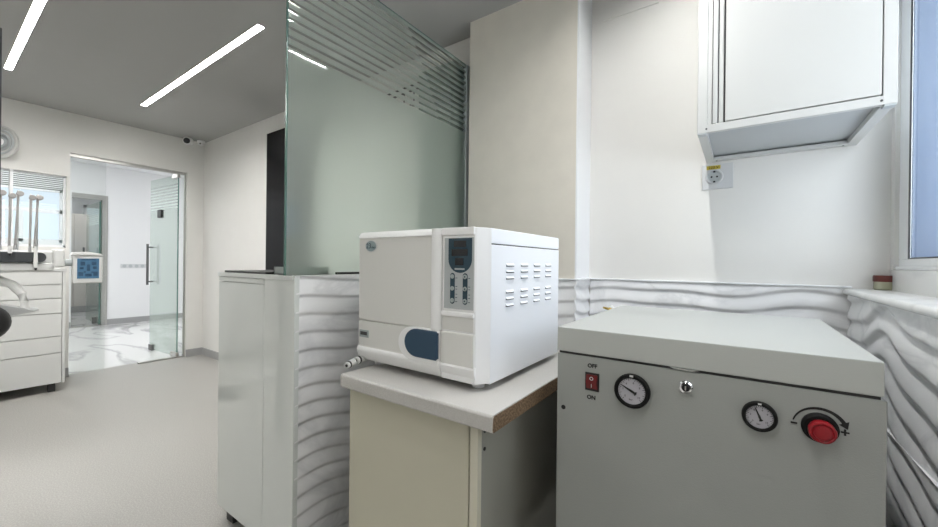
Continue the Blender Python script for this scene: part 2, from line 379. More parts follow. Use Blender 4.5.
# ------------------------------------------------------------------ rooms beyond the glass door
XF = -9.025
w = MB(); w.box(XF-.1, XF, -.7, .45, 0, 2.75); w.box(XF-.1, XF, .45, 1.345, 0, 1.40); w.box(XF-.1, XF, .45, 1.345, 2.26, 2.75); w.box(XF-.1, XF, 1.345, 1.43, 0, 2.75)
w.box(XF-.1, XF, 1.43, 1.875, 2.24, 2.75); w.box(XF-.1, XF, 1.875, 5.2, 0, 2.75)
struct('wall_far', w, 'far_wall')
struct('wall_left', MB().box(-12.2, XD-.1, -.8, -.7, 0, 2.82), 'far_wall')
struct('wall_right', MB().box(-12.2, XD-.1, 5.1, 5.2, 0, 2.82), 'far_wall')
struct('wall_corridor', MB().box(XD-.1, XD, 2.2, 5.2, 0, 2.82), 'far_wall')
struct('wall_end', MB().box(-12.3, -12.2, -.8, 5.2, 0, 2.82), 'far_wall')
struct('baseboard_far', MB().box(XF, XF+.014, 1.875, 5.1, 0, .095).box(XF, XF+.014, -.7, 1.43, 0, .095), 'base')
wf = MB(); ya, yb, za, zb = .45, 1.345, 1.40, 2.26
for a, b, c, d in ((ya, yb, za, za+.05), (ya, yb, zb-.05, zb), (ya, ya+.05, za, zb), (yb-.05, yb, za, zb), (ya, yb, 1.87, 1.93), (.86, .91, za, 1.87)):
    wf.box(XF-.08, XF-.02, a, b, c, d)
win2 = struct('window_2', wf, 'pvc')
obj('pane', MB().box(XF-.07, XF-.06, ya, yb, za, zb), 'winglow_far', win2)
# fittings of the far doorway
d = struct('door_2', MB().box(XF-.09, XF+.01, 1.43, 1.875, 2.16, 2.24).box(XF-.09, XF+.012, 1.80, 1.875, 0, 2.24).box(XF-.09, XF+.01, 1.43, 1.875, 0, .004), 'metal')
lf = MB().box(-1.0, 0, -.005, .005, .01, 2.14)
lf.rot(math.radians(-.6), 'Z', (0, 0, 0)); bmesh.ops.translate(lf.bm, verts=lf.bm.verts[:], vec=(XF-.05, 1.79, 0))
obj('door_leaf', lf, 'glass_door', d)
obj('door_edge', MB().box(XF-.052, XF-.04, 1.775, 1.795, .01, 2.14), 'green_edge', d)
obj('floor_hinge', MB().box(XF-.35, XF-.28, 1.745, 1.80, 0.0, .12, .01), 'darkmetal', d)
obj('door_handle', MB().cyl((XF-.7, 1.70, .85), (XF-.7, 1.70, 1.35), .014), 'darkmetal', d)
win3 = struct('window_3', MB().box(-12.19, -12.13, 2.12, 3.3, 1.2, 1.26).box(-12.19, -12.13, 2.12, 3.3, 2.3, 2.36).box(-12.19, -12.13, 2.12, 2.17, 1.2, 2.36).box(-12.19, -12.13, 3.24, 3.3, 1.2, 2.36), 'pvc')
obj('pane', MB().box(-12.18, -12.17, 2.16, 3.25, 1.25, 2.31), 'winglow_far', win3)
t = thing('wardrobe', (-11.6, 1.2, 0), 'tall taupe wardrobe in the farthest room, seen through the far doorway', 'wardrobe')
obj('carcass', MB().box(-11.9, -11.55, .5, 2.10, .0, 2.1), 'wood', t)
for k in range(7):
    a = .42+k*.24
    obj('wardrobe_door', MB().box(-11.55, -11.53, a+.012, a+.228, .14, 2.09, .003), 'wood', t)
obj('plinth', MB().box(-11.552, -11.535, .5, 2.10, 0, .13), 'base', t)
t = thing('switch_plate', (XF, 2.10, 1.0), 'white socket strip on the bright wall beyond the glass door', 'socket')
obj('plate', MB().box(XF, XF+.010, 2.05, 2.41, .985, 1.06, .003), 'outlet', t)
for k in range(4): obj('socket', MB().cyl((XF+.010, 2.10+.085*k, 1.022), (XF+.014, 2.10+.085*k, 1.022), .028), 'panel_grey', t)
# unseen ceiling lamps, added only to light the back rooms
def added_far_lamp(x0, x1, y0, y1, z, label):
    t = thing('ceiling_light', ((x0+x1)/2, (y0+y1)/2, z), label, 'ceiling light')
    obj('housing', MB().box(x0-.02, x1+.02, y0-.02, y1+.02, z-.03, z), 'white_trim', t)
    obj('diffuser', MB().box(x0, x1, y0, y1, z-.034, z-.029), 'lamp_far_added', t)
added_far_lamp(-8.6, -6.0, 4.2, 4.26, 2.75, 'added unseen ceiling lamp in the room beyond the glass door')
added_far_lamp(-8.6, -6.0, .6, .66, 2.75, 'added unseen ceiling lamp above the corridor behind the interior window')
added_far_lamp(-11.2, -9.8, 1.6, 1.66, 2.75, 'added unseen ceiling lamp in the farthest room')

# main glass door
d = struct('door_1', MB().box(XD-.075, XD-.025, .837, 1.806, 2.150, 2.18).box(XD-.08, XD-.02, 1.38, 1.806, 0, .012), 'metal')
obj('fixed_pane', MB().box(XD-.055, XD-.045, .838, 1.105, .0, 2.155), 'glass', d)
obj('side_pane', MB().box(XD-.055, XD-.045, 1.745, 1.800, .01, 2.155), 'glass', d)
obj('jamb', MB().box(XD-.062, XD-.035, 1.796, 1.808, 0, 2.18), 'metal', d)
ang = math.atan2(.054, .73); Lf = .735; hx, hy = XD-.05, 1.738
def leafpt(mb):
    mb.rot(ang, 'Z', (0, 0, 0)); bmesh.ops.translate(mb.bm, verts=mb.bm.verts[:], vec=(hx, hy, 0)); return mb
leaf = obj('door_leaf', leafpt(MB().box(-Lf, 0, -.005, .005, .012, 2.145)), 'glass_door', d)
obj('glass_edge', leafpt(MB().box(-.003, .003, -.0052, .0052, .012, 2.145)), 'green_edge', leaf)
obj('patch_hinge', leafpt(MB().box(-.13, .01, -.016, .016, .0, .06, .004)), 'metal', leaf)
obj('patch_hinge', leafpt(MB().box(-.13, .01, -.016, .016, 2.11, 2.16, .004)), 'metal', leaf)
obj('floor_lock', leafpt(MB().box(-Lf, -Lf+.10, -.018, .018, .0, .075, .006)), 'darkmetal', leaf)
obj('lock_box', leafpt(MB().box(-.50, -.40, -.022, .010, 1.66, 1.76, .004)), 'black', leaf)
obj('door_handle', leafpt(MB().cyl((-.655, -.06, .83), (-.655, -.06, 1.34), .013).cyl((-.655, -.06, .87), (-.655, 0, .87), .009).cyl((-.655, -.06, 1.30), (-.655, 0, 1.30), .009)), 'darkmetal', leaf)

# interior window beside the door
wf = MB().box(XD-.06, XD-.03, -.6, .812, 1.255, 1.275).box(XD-.06, XD-.03, -.6, .812, 1.93, 1.945).box(XD-.065, XD+.006, .455, .475, 1.255, 1.945).box(XD-.06, XD-.03, .795, .812, 1.255, 1.945)
win4 = struct('window_4', wf, 'white_trim')
obj('pane', MB().box(XD-.05, XD-.044, -.58, .80, 1.27, 1.79), 'glass_win', win4)
obj('frosted_band', MB().box(XD-.05, XD-.044, -.58, .80, 1.792, 1.935), 'glass_film', win4)

# ------------------------------------------------------------------ ceiling lamps
def bar(x0, x1, y0, y1, label, m='lamp'):
    t = thing('ceiling_light', ((x0+x1)/2, (y0+y1)/2, ZC), label, 'ceiling light', 'recessed light bars')
    e = .0015; h = .016
    obj('housing', MB().box(x0, x0+e, y0, y1, ZC-.001, ZC+.05).box(x1-e, x1, y0, y1, ZC-.001, ZC+.05).box(x0, x1, y0, y0+e, ZC-.001, ZC+.05).box(x0, x1, y1-e, y1, ZC-.001, ZC+.05).box(x0, x1, y0, y1, ZC+.05, ZC+.055), 'white_trim', t)
    obj('diffuser', MB().box(x0+e, x1-e, y0+e, y1-e, ZC+h-.006, ZC+h), m, t)
    return t
bar(*L1, 'recessed light bar at the top left, nearest the frame edge')
bar(*L2, 'long recessed light bar over the hall between the left edge and the frosted glass')
bar(*L4, 'added unseen light bar over the hall, beside the top left bar')  # extra bar out of view, added as fill for the front faces
bar(*L5, 'added unseen light bar over the hall, farthest from the visible bars')  # second extra bar out of view, added for more fill
bar(*L3, 'recessed light bar over the machines, mirrored in the frosted glass', 'lamp_near')

# ------------------------------------------------------------------ reception counter
cx0, cx1, cy0, cy1, cz = -1.90, -1.307, .767, 1.965, 1.096
t = thing('reception_counter', ((cx0+cx1)/2, cy0+.5, 0), 'tall glossy white counter cabinet with wavy marble side under the frosted glass', 'cabinet')
obj('body', MB().box(cx0+.004, cx1, cy0+.02, cy1, .062, cz-.018), 'gloss', t)
obj('door', MB().box(cx0, -1.5085, cy0, cy0+.018, .062, 1.056, .0012), 'gloss', t)
obj('top_rail', MB().box(cx0, -1.5085, cy0, cy0+.018, 1.059, cz-.018, .001), 'gloss', t)
obj('end_panel', MB().box(-1.505, -1.2955, cy0-.001, cy0+.018, .055, cz, .0012), 'gloss', t)
obj('worktop', MB().box(cx0-.008, cx1, cy0-.004, cy1, cz-.017, cz, .0015), 'gloss_edge', t)
tile = obj('tile_cladding', MB().wave(cy0+.004, 1.83, .03, cz, wave_fn(.066, .0085, .012, .6, 2.6), lambda u, v, h: (cx1+.004+h*.9, u, v)), 'tile', t, smooth=50)
for a, b in ((cx0+.075, cy0+.045), (cx1-.12, cy0+.05), (cx0+.10, cy1-.1), (cx1-.12, cy1-.1)):
    obj('leg', MB().box(a-.03, a+.03, b-.025, b+.025, 0, .062, .003), 'black', t)

# frosted glass screen
GX = -1.36
t = thing('glass_screen', (GX, .765, cz), 'tall frosted glass screen with clear stripes near its top, standing on the counter', 'glass screen')
obj('pane', MB().box(GX-.005, GX+.005, .765, 1.88, cz, 2.335), 'glass_frost', t)
obj('glass_edge', MB().box(GX-.0052, GX+.0052, .7635, .7675, cz, 2.336).box(GX-.0052, GX+.0052, .7635, 1.88, 2.333, 2.337), 'green_edge', t)
obj('wall_channel', MB().box(GX-.012, GX+.012, 1.875, 1.98, cz, 2.336), 'panel_grey', t)

single('tablet', MB().box(-1.868, -1.515, .775, .99, cz, cz+.009, .002), 'black', (-1.69, .88, cz), 'thin black tablet lying on the left end of the glossy counter', 'tablet')
single('pen', MB().tube([(-1.320, .955, cz+.006), (-1.322, 1.07, cz+.006)], .005).cyl((-1.322, 1.07, cz+.006), (-1.3225, 1.085, cz+.006), .004, .001), 'black', (-1.32, 1.0, cz), 'black pen on the counter ledge left of the autoclave', 'pen')
single('marker', MB().tube([(-1.330, 1.09, cz+.007), (-1.345, 1.15, cz+.007)], .006).cyl((-1.330, 1.09, cz+.007), (-1.3275, 1.08, cz+.007), .004, .002), 'blue_pen', (-1.34, 1.12, cz), 'short blue marker on the counter ledge behind the black pen', 'marker')
tr = MB().box(-1.50, -1.39, .80, .97, cz, cz+.004).box(-1.50, -1.39, .80, .806, cz, cz+.03).box(-1.50, -1.39, .964, .97, cz, cz+.03).box(-1.396, -1.39, .80, .97, cz, cz+.03).box(-1.50, -1.494, .80, .97, cz, cz+.03)
single('desk_tray', tr, 'grey_tray', (-1.445, .88, cz), 'small grey tray on the counter behind the bottom of the frosted glass', 'tray')

t = thing('wall_rack', (-1.89, 1.95, 2.2), 'black double wall rail with hanging rods seen through the clear stripes of the glass screen', 'rack')
obj('rail', MB().tube([(-2.11, 1.90, 2.331), (-1.665, 1.90, 2.348)], .006).tube([(-2.08, 1.90, 2.297), (-1.665, 1.90, 2.312)], .006), 'black', t)
obj('bracket', MB().box(-2.10, -2.08, 1.895, YH, 2.29, 2.34), 'black', t)
obj('bracket', MB().box(-1.69, -1.67, 1.895, YH, 2.29, 2.36), 'black', t)
for x, z in ((-1.983, 2.255), (-1.893, 2.215), (-1.802, 2.195)):
    rd = obj('hanging_rod', MB().cyl((x, 1.90, z), (x, 1.90, 2.305), .004, n=10), 'black', t)
    obj('hook', MB().tube([(x, 1.90, z+.01), (x-.004, 1.885, z-.006), (x-.004, 1.868, z)], .007), 'chrome', rd)
t = thing('locker', (-1.52, 1.88, cz), 'tall grey green locker blurred behind the right end of the frosted glass', 'cabinet')
obj('body', MB().box(-1.655, -1.392, 1.80, 1.963, cz, 2.34, .003), 'locker', t)
obj('door', MB().box(-1.650, -1.397, 1.782, 1.799, cz+.01, 2.33, .002), 'locker', t)
# black panel on the hall wall
t = thing('wall_panel', (-3.62, YH, 0), 'tall black glossy panel on the white wall behind the counter', 'panel')
obj('panel', MB().box(-3.832, -3.05, YH-.02, YH, .0, 2.40, .001), 'black_gloss', t)
obj('edge_strip', MB().box(-3.836, -3.830, YH-.021, YH, .0, 2.40), 'darkmetal', t)

# ------------------------------------------------------------------ base cabinet and worktop
wx0, wx1, wy0 = -1.082, -.49, .805
t = thing('base_cabinet', (-.8, 1.2, 0), 'cream base cabinet under the speckled worktop, left of the grey compressor', 'cabinet')
obj('carcass', MB().box(-1.070, -.5555, .856, 1.84, .08, .731), 'olive', t)
obj('door', MB().box(-1.071, -.582, .835, .854, .085, .722, .002), 'cream', t)
obj('side_strip', MB().box(-.579, -.554, .838, .857, .08, .731, .001), 'cream_edge', t)
obj('plinth', MB().box(-1.06, -.55, .89, 1.84, 0, .08), 'black', t)
for z in (.700, .652):
    obj('screw_cap', MB().cyl((-.557, .872, z), (-.5535, .872, z), .005, n=12), 'black', t)
t = thing('worktop', (-.79, 1.3, .738), 'speckled grey laminate worktop with raw chipboard end under the autoclave', 'worktop')
prof = [(1.855, .732), (1.855, .776), (wy0+.008, .776)] + [(wy0+.008-.008*math.sin(a), .768+.008*math.cos(a)) for a in [PI/2*i/5 for i in range(1, 6)]] + [(wy0, .738), (wy0+.004, .732)]
obj('slab', MB().prism(prof, 'x', wx0, wx1-.001), 'worktop', t)
pr2 = [(1.855, .7325), (1.855, .773), (wy0+.010, .773), (wy0+.004, .768), (wy0+.002, .739), (wy0+.006, .7325)]
obj('end_edge', MB().prism(pr2, 'x', wx1-.001, wx1+.0003), 'chip', t)

# ------------------------------------------------------------------ autoclave
t = thing('autoclave', (-.86, 1.2, .776), 'white tabletop autoclave steriliser with blue handle on the worktop', 'autoclave')
ax0, ax1, ay0, ay1 = -1.122, -.591, .953, 1.465
obj('body', MB().box(ax0, ax1, ay0, ay1, .796, 1.2045, .003), 'ac_metal', t)
obj('top_cover', MB().box(ax0, ax1, ay0, ay1, 1.2065, 1.253, .005), 'ac_metal', t)
obj('cover_seam', MB().box(ax0+.003, ax1-.002, ay0+.003, ay1-.003, 1.20, 1.212), 'seam', t)
for c in range(4):
    for z in (1.143, 1.123, 1.103, 1.060, 1.039, 1.018):
        y = 1.037+.098*c
        b = bmesh.new()
        pts = [(ax1-.0005, y, z+.008), (ax1-.0005, y+.054, z+.008), (ax1+.005, y+.047, z), (ax1+.005, y+.007, z), (ax1-.0005, y, z), (ax1-.0005, y+.054, z)]
        vs = [b.verts.new(p) for p in pts]
        for fc in ((0, 1, 2, 3), (0, 3, 4), (1, 5, 2), (3, 2, 5, 4), (0, 4, 5, 1)): b.faces.new([vs[i] for i in fc])
        bmesh.ops.recalc_face_normals(b, faces=b.faces[:])
        lv = MB(); lv._merge(b); lo = obj('vent_louver', lv, 'ac_metal', t, smooth=20)
        obj('vent_slit', MB().box(ax1-.001, ax1+.0035, y+.004, y+.050, z-.0030, z-.0002), 'seam', lo)
for x in (-1.08, -.645):
    for y in (.975, 1.43): obj('foot', MB().cyl((x, y, .776), (x, y, .797), .019, .022, b=.002), 'white_trim', t)
# door
fy = .915
dp = [(ay0, 1.254), (.934, 1.254), (.922, 1.250), (.916, 1.241), (fy, 1.231), (fy, .9440), (fy+.008, .9430), (fy+.008, .9395), (fy, .9385), (fy, .853), (fy-.004, .846), (fy-.007, .838), (fy-.006, .831), (fy+.004, .806), (fy+.012, .799), (ay0, .799)]
door = obj('door', MB().prism(dp, 'x', -1.128, -.745), 'ac_beige_shaded', t)
# rounded frame, whitened to look lit from the right: top cap and right-hand pillar
obj('door_top', MB().prism([(ay0, 1.2565), (.933, 1.2565), (.920, 1.2525), (.913, 1.244), (.911, 1.234), (fy+.001, 1.231), (ay0, 1.231)], 'x', -1.129, -.744, bev=.003), 'ac_white', door)
pil = [(-.784, fy+.001), (-.780, fy-.007), (-.773, fy-.012), (-.764, fy-.013), (-.754, fy-.010), (-.746, fy-.002), (-.743, fy+.010), (-.743, ay0), (-.784, ay0)]
obj('door_pillar', MB().prism(pil, 'z', .942, 1.254, bev=.002), 'ac_white', door)
obj('bottom_lip', MB().prism([(fy-.0005, .850), (fy-.006, .845), (fy-.009, .838), (fy-.008, .830), (fy+.003, .806), (fy+.012, .7975), (ay0, .7975), (ay0, .850)], 'x', -1.1285, -.7435, bev=.002), 'ac_white', door)
def dshape(x0, x1, z0, z1, n=14):
    zc = (z0+z1)/2; rz = (z1-z0)/2; rx = min(rz*1.15, (x1-x0)*.7)
    return [(x1-.006, z0), (x1, z0+.006), (x1, z1-.006), (x1-.006, z1)] + [(x0+rx-rx*math.sin(PI*i/n), zc+rz*math.cos(PI*i/n)) for i in range(n+1)]
obj('handle_surround', MB().prism(dshape(-.918, -.747, .836, .944), 'y', fy-.012, fy+.006, bev=.006), 'ac_white', door)
obj('handle', MB().prism(dshape(-.884, -.7475, .851, .940), 'y', fy-.0165, fy, bev=.003), 'blue', door)
lg = obj('logo', MB().prism(ellipse(-1.065, 1.205, .030, .021), 'y', fy-.0015, fy+.001), 'logo_grey', door)
# second ring and lettering of the logo
ring = MB()
for i in range(36):
    a0, a1 = 2*PI*i/36, 2*PI*(i+1)/36
    ring.prism([(-1.084+.019+.031*math.cos(a0), 1.205+.022*math.sin(a0)), (-1.084+.019+.031*math.cos(a1), 1.205+.022*math.sin(a1)), (-1.084+.019+.0275*math.cos(a1), 1.205+.0185*math.sin(a1)), (-1.084+.019+.0275*math.cos(a0), 1.205+.0185*math.sin(a0))], 'y', fy-.0022, fy-.0012)
obj('logo_rim', ring, 'inkw', door)
text('lettering', '23', .026, (-1.077, fy-.0018, 1.205), '-y', 'navy', door)
text('lettering', 'class', .0115, (-1.0515, fy-.0018, 1.2005), '-y', 'navy', door)
obj('badge', MB().box(-1.122, -1.074, fy-.0018, fy+.001, .880, .906, .0007), 'silver', door)
obj('badge_plate', MB().box(-1.116, -1.081, fy-.0026, fy, .888, .900), 'seam', door)
# control column
DX = .006
col = [(-.748, ay0), (-.748, fy+.002), (-.745, fy-.001), (-.630, fy-.001), (-.622, fy+.002), (-.600, .944), (-.5925, ay0)]
col = [(u+(DX if u < -.61 else .002), v) for u, v in col]
ccol = obj('control_column', MB().prism(col, 'z', .799, 1.253, bev=.004), 'ac_white', t)
ccol0 = set(bpy.data.objects)
fpz = fy-.001
obj('top_ledge', MB().box(-.748, -.628, fpz-.005, fy+.01, 1.231, 1.2545, .004), 'ac_white', ccol)
obj('label_frame', MB().box(-.745, -.626, fpz-.0012, fpz+.002, 1.008, 1.2295, .001), 'ac_white', ccol)
cp = obj('control_panel', MB().box(-.738, -.630, fpz-.0020, fpz, 1.013, 1.224, .0005), 'panel_grey', ccol)
U = [(-.722, 1.222), (-.722, 1.160)] + [(-.679-.043*math.cos(PI*i/16), 1.160-.040*math.sin(PI*i/16)) for i in range(1, 16)] + [(-.636, 1.160), (-.636, 1.222)]
def sub(name, mb, m): return obj(name, mb, m, ccol)
obj('display_window', MB().prism(U, 'y', fpz-.0026, fpz-.0018), 'navy', ccol)
for a, b, c, e in ((-.702, -.657, 1.196, 1.215), (-.710, -.651, 1.170, 1.190), (-.697, -.666, 1.143, 1.164)):
    sub('display', MB().box(a, b, fpz-.0032, fpz-.0024, c, e), 'display')
sub('legend_strip', MB().box(-.698, -.662, fpz-.0030, fpz-.0024, 1.129, 1.134), 'silver')
for xb in (-.706, -.6595):
    p = [(xb+.0085*math.cos(PI*i/10), 1.111+.0085*math.sin(PI*i/10)) for i in range(11)] + [(xb-.0085*math.cos(PI*i/10), 1.036-.0085*math.sin(PI*i/10)) for i in range(11)]
    sub('button_strip', MB().prism(p, 'y', fpz-.0026, fpz-.0018), 'navy')
    for zb in (1.109, 1.0735, 1.038):
        sub('button', MB().cyl((xb, fpz-.0024, zb), (xb, fpz-.0050, zb), .0068, b=.001), 'silver')
    for zb in (1.104, 1.079, 1.071, 1.056, 1.046, 1.034):
        sub('legend', MB().box(xb+.011, xb+.018, fpz-.0022, fpz-.0018, zb, zb+.0018), 'navy')
for xb, zb in ((-.6595, 1.109), (-.6595, 1.0735), (-.6595, 1.038)):
    sub('button_dot', MB().cyl((xb, fpz-.0048, zb), (xb, fpz-.0054, zb), .0024, n=12), 'navy')
sub('band_ledge', MB().box(-.747, -.628, fpz-.006, fy+.01, .990, 1.004, .003), 'ac_white')
sub('band_panel', MB().box(-.744, -.630, fpz-.0015, fpz+.002, .949, .990, .001), 'ac_beige_shaded')
sub('lower_panel', MB().prism([(fpz-.003, .943), (fpz-.006, .938), (fpz-.006, .848), (fpz+.002, .848), (fy+.01, .848), (fy+.01, .943)], 'x', -.746, -.626, bev=.0015), 'ac_beige_shaded')
sub('lower_lip', MB().prism([(fpz-.003, .849), (fpz-.008, .842), (fpz-.007, .832), (fpz+.005, .806), (fpz+.012, .7985), (ay0, .7985), (ay0, .849)], 'x', -.7465, -.622, bev=.002), 'ac_white')
for o_ in set(bpy.data.objects)-ccol0: o_.location.x += DX
# drain fittings at the left
t2 = t
for a, bb, r in (((-1.127, .975, .803), (-1.112, .902, .799), .0145), ((-1.107, .878, .798), (-1.096, .848, .796), .012)):
    nz = obj('drain_nozzle', MB().cyl(a, bb, r, r*.95, b=.002), 'unit_white', t2)
    dv = (Vector(bb)-Vector(a)).normalized(); e = Vector(bb)
    obj('ring', MB().cyl(e-dv*.002, e+dv*.004, r*1.02), 'black', nz)
    obj('cap', MB().cyl(e+dv*.004, e+dv*.013, r*.95, r*.8, b=.001), 'unit_white', nz)
    obj('bore', MB().cyl(e+dv*.0125, e+dv*.0140, r*.42, n=12), 'black', nz)
obj('drain_tube', MB().tube([(-1.150, 1.18, .79), (-1.148, 1.08, .80), (-1.139, .99, .806)], .010), 'unit_white', t2)

# ------------------------------------------------------------------ compressor
kx0, kx1, ky0, ky1 = -.419, .228, 1.037, 1.753
t = thing('compressor_cabinet', (-.1, 1.4, 0), 'light grey compressor cabinet with gauges and a red knob, below the wall cupboard', 'compressor')
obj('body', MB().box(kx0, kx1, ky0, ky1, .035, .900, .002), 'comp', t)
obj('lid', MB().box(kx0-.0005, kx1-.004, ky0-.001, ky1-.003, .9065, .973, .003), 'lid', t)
obj('lid_gap', MB().box(kx0+.004, kx1-.008, ky0+.005, ky1-.008, .899, .908), 'seam', t)
obj('lid_catch', MB().prism([(-.135, .9065), (-.125, .9025), (-.09, .9015), (-.075, .9065)], 'y', ky0-.0035, ky0+.004), 'comp', t)
for x in (kx0+.06, kx1-.06):
    for y in (ky0+.06, ky1-.06): obj('foot', MB().cyl((x, y, 0), (x, y, .036), .022, n=16), 'black', t)
f = ky0
# rocker switch
sw = obj('power_switch', MB().box(-.339, -.302, f-.003, f+.001, .811, .859, .001), 'black', t)
obj('rocker', MB().prism([(f-.0035, .817), (f-.009, .836), (f-.0045, .854), (f, .854), (f, .817)], 'x', -.335, -.306), 'dkred', sw)
text('lettering', 'O', .013, (-.3205, f-.0078, .8445), '-y', 'inkw', sw)
text('lettering', 'I', .013, (-.3205, f-.0078, .8255), '-y', 'inkw', sw)
text('lettering', 'OFF', .0145, (-.3205, f-.0006, .877), '-y', 'ink', t, bold=.0005)
text('lettering', 'ON', .0145, (-.3225, f-.0006, .7925), '-y', 'ink', t, bold=.0005)
def gauge(cx, cz_, r, needle, name_len, labs):
    g = obj('pressure_gauge', MB().lathe([(r*.76, .0), (r, .0), (r, -.010), (r*.95, -.0135), (r*.82, -.0135), (r*.76, -.010)], (cx, f, cz_), 'y', 40, caps=False), 'black_matte', t)
    obj('dial', MB().cyl((cx, f-.001, cz_), (cx, f-.008, cz_), r*.78, n=40), 'dial', g)
    tk = MB()
    for i in range(28):
        a = math.radians(-45+270*i/27); ri = r*(.60 if i % 3 == 0 else .68)
        c, s_ = math.cos(a), math.sin(a); w_ = .0005
        tk.prism([(cx+ri*c-w_*s_, cz_+ri*s_+w_*c), (cx+ri*c+w_*s_, cz_+ri*s_-w_*c), (cx+r*.74*c+w_*s_, cz_+r*.74*s_-w_*c), (cx+r*.74*c-w_*s_, cz_+r*.74*s_+w_*c)], 'y', f-.0084, f-.0079)
    obj('scale_marks', tk, 'ink', g)
    for lab, ang_ in labs:
        a = math.radians(ang_)
        text('lettering', lab, r*.17, (cx+r*.50*math.cos(a), f-.0082, cz_+r*.50*math.sin(a)), '-y', 'ink', g, depth=.0002)
    a = math.radians(needle); c, s_ = math.cos(a), math.sin(a)
    q = lambda l, w_: (cx+l*c-w_*s_, cz_+l*s_+w_*c)
    obj('needle', MB().prism([q(r*.70, .0004), q(0, r*.07), q(-r*.16, r*.06), q(-r*.26, r*.13), q(-r*.30, 0), q(-r*.26, -r*.13), q(-r*.16, -r*.06), q(0, -r*.07), q(r*.70, -.0004)], 'y', f-.0100, f-.0088), 'ink', g)
    obj('rim_mark', MB().box(cx-r*.10, cx+r*.10, f-.0142, f-.0130, cz_+r*.86, cz_+r*.97), 'inkw', g)
gauge(-.219, .832, .0425, 153, .8, (('0', 222), ('2', 170), ('4', 128), ('6', 80), ('8', 30), ('10', -40), ('bar', 265)))
gauge(.0375, .829, .0312, 112, .8, (('0', 222), ('2', 170), ('4', 128), ('6', 72), ('8', 30), ('10', -40), ('bar', 265)))
k = obj('key_lock', MB().lathe([(.002, 0), (.0155, 0), (.0155, -.004), (.0125, -.0075), (.0095, -.0055), (.002, -.0055)], (-.101, f, .863), 'y', 28), 'chrome', t)
obj('keyhole', MB().cyl((-.101, f-.006, .863), (-.101, f-.0085, .863), .0080, n=20), 'black', k)
obj('key_slot', MB().box(-.1025, -.0995, f-.0095, f-.0080, .858, .868), 'chrome', k)
k = obj('regulator_base', MB().lathe([(.005, 0), (.029, 0), (.029, -.005), (.0245, -.009), (.005, -.010)], (.134, f, .8285), 'y', 40), 'black_matte', t)
obj('regulator_knob', MB().lathe([(.004, -.008), (.0195, -.008), (.0212, -.012), (.0218, -.022), (.0205, -.0265), (.0175, -.028), (.0158, -.0265), (.0145, -.0265), (.013, -.029), (.004, -.030)], (.1355, f, .8265), 'y', 40), 'red', k)
arc = MB(); ac_ = (.1335, .8245); R_ = .0415
A0, A1 = math.radians(166), math.radians(30)
pts = []
nseg = 26
for i in range(nseg+1): a = A0+(A1-A0)*i/nseg; pts.append((ac_[0]+(R_+.0034*(.35+.65*i/nseg))*math.cos(a), ac_[1]+(R_+.0034*(.35+.65*i/nseg))*math.sin(a)))
for i in range(nseg, -1, -1): a = A0+(A1-A0)*i/nseg; pts.append((ac_[0]+(R_-.0034*(.35+.65*i/nseg))*math.cos(a), ac_[1]+(R_-.0034*(.35+.65*i/nseg))*math.sin(a)))
for i in range(nseg):
    arc.prism([pts[i], pts[i+1], pts[2*nseg-i], pts[2*nseg+1-i]], 'y', f-.0008, f+.0005)
a = A1
def pol(r_, an): return (ac_[0]+r_*math.cos(an), ac_[1]+r_*math.sin(an))
arc.prism([pol(R_+.0085, a), pol(R_-.0085, a), pol(R_+.001, a-.30)], 'y', f-.0008, f+.0005)
obj('dial_arrow', arc, 'ink', t)
text('lettering', '+', .024, (.1710, f-.0006, .8265), '-y', 'ink', t, bold=.0006)
text('lettering', '-', .026, (.0945, f-.0006, .8305), '-y', 'ink', t, sx=1.4, bold=.0006)
obj('screw_hole', MB().cyl((-.400, f-.0006, .7495), (-.400, f+.002, .7495), .0062, n=20), 'black', t)
obj('air_fitting', MB().cyl((-.418, 1.63, .955), (-.440, 1.63, .966), .009).cyl((-.440, 1.63, .966), (-.452, 1.60, .974), .006, .004), 'brass', t)
obj('air_tube', MB().tube([(-.417, 1.66, .955), (-.437, 1.665, .968), (-.448, 1.70, .968), (-.446, 1.76, .94), (-.435, 1.80, .80), (-.43, 1.80, .5)], .008), 'unit_white', t)

# ------------------------------------------------------------------ wall cupboard
ux0, ux1, uy0, uy1, uz0, uz1 = -.129, .360, 1.583, 2.057, 1.617, 2.42
t = thing('wall_cupboard', (.11, 1.8, uz0), 'white metal wall cupboard hanging above the compressor beside the window', 'cupboard')
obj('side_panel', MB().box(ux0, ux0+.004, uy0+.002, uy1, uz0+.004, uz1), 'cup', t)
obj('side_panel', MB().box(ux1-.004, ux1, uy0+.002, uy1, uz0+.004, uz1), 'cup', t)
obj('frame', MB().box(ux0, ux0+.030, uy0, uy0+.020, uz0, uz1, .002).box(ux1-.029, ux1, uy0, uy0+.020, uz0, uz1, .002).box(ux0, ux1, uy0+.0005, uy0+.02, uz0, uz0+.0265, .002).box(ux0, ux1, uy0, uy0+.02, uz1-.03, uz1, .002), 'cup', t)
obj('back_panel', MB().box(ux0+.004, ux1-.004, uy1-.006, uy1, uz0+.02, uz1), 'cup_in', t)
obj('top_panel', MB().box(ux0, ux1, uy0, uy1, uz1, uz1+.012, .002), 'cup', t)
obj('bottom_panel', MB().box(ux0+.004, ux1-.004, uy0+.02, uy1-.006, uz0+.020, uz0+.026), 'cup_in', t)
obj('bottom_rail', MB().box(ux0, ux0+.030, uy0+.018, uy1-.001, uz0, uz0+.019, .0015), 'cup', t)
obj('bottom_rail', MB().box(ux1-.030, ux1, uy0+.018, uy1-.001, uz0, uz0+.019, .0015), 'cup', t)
obj('rear_rail', MB().box(ux0+.030, ux1-.030, uy1-.040, uy1-.001, uz0, uz0+.014, .0015), 'cup', t)
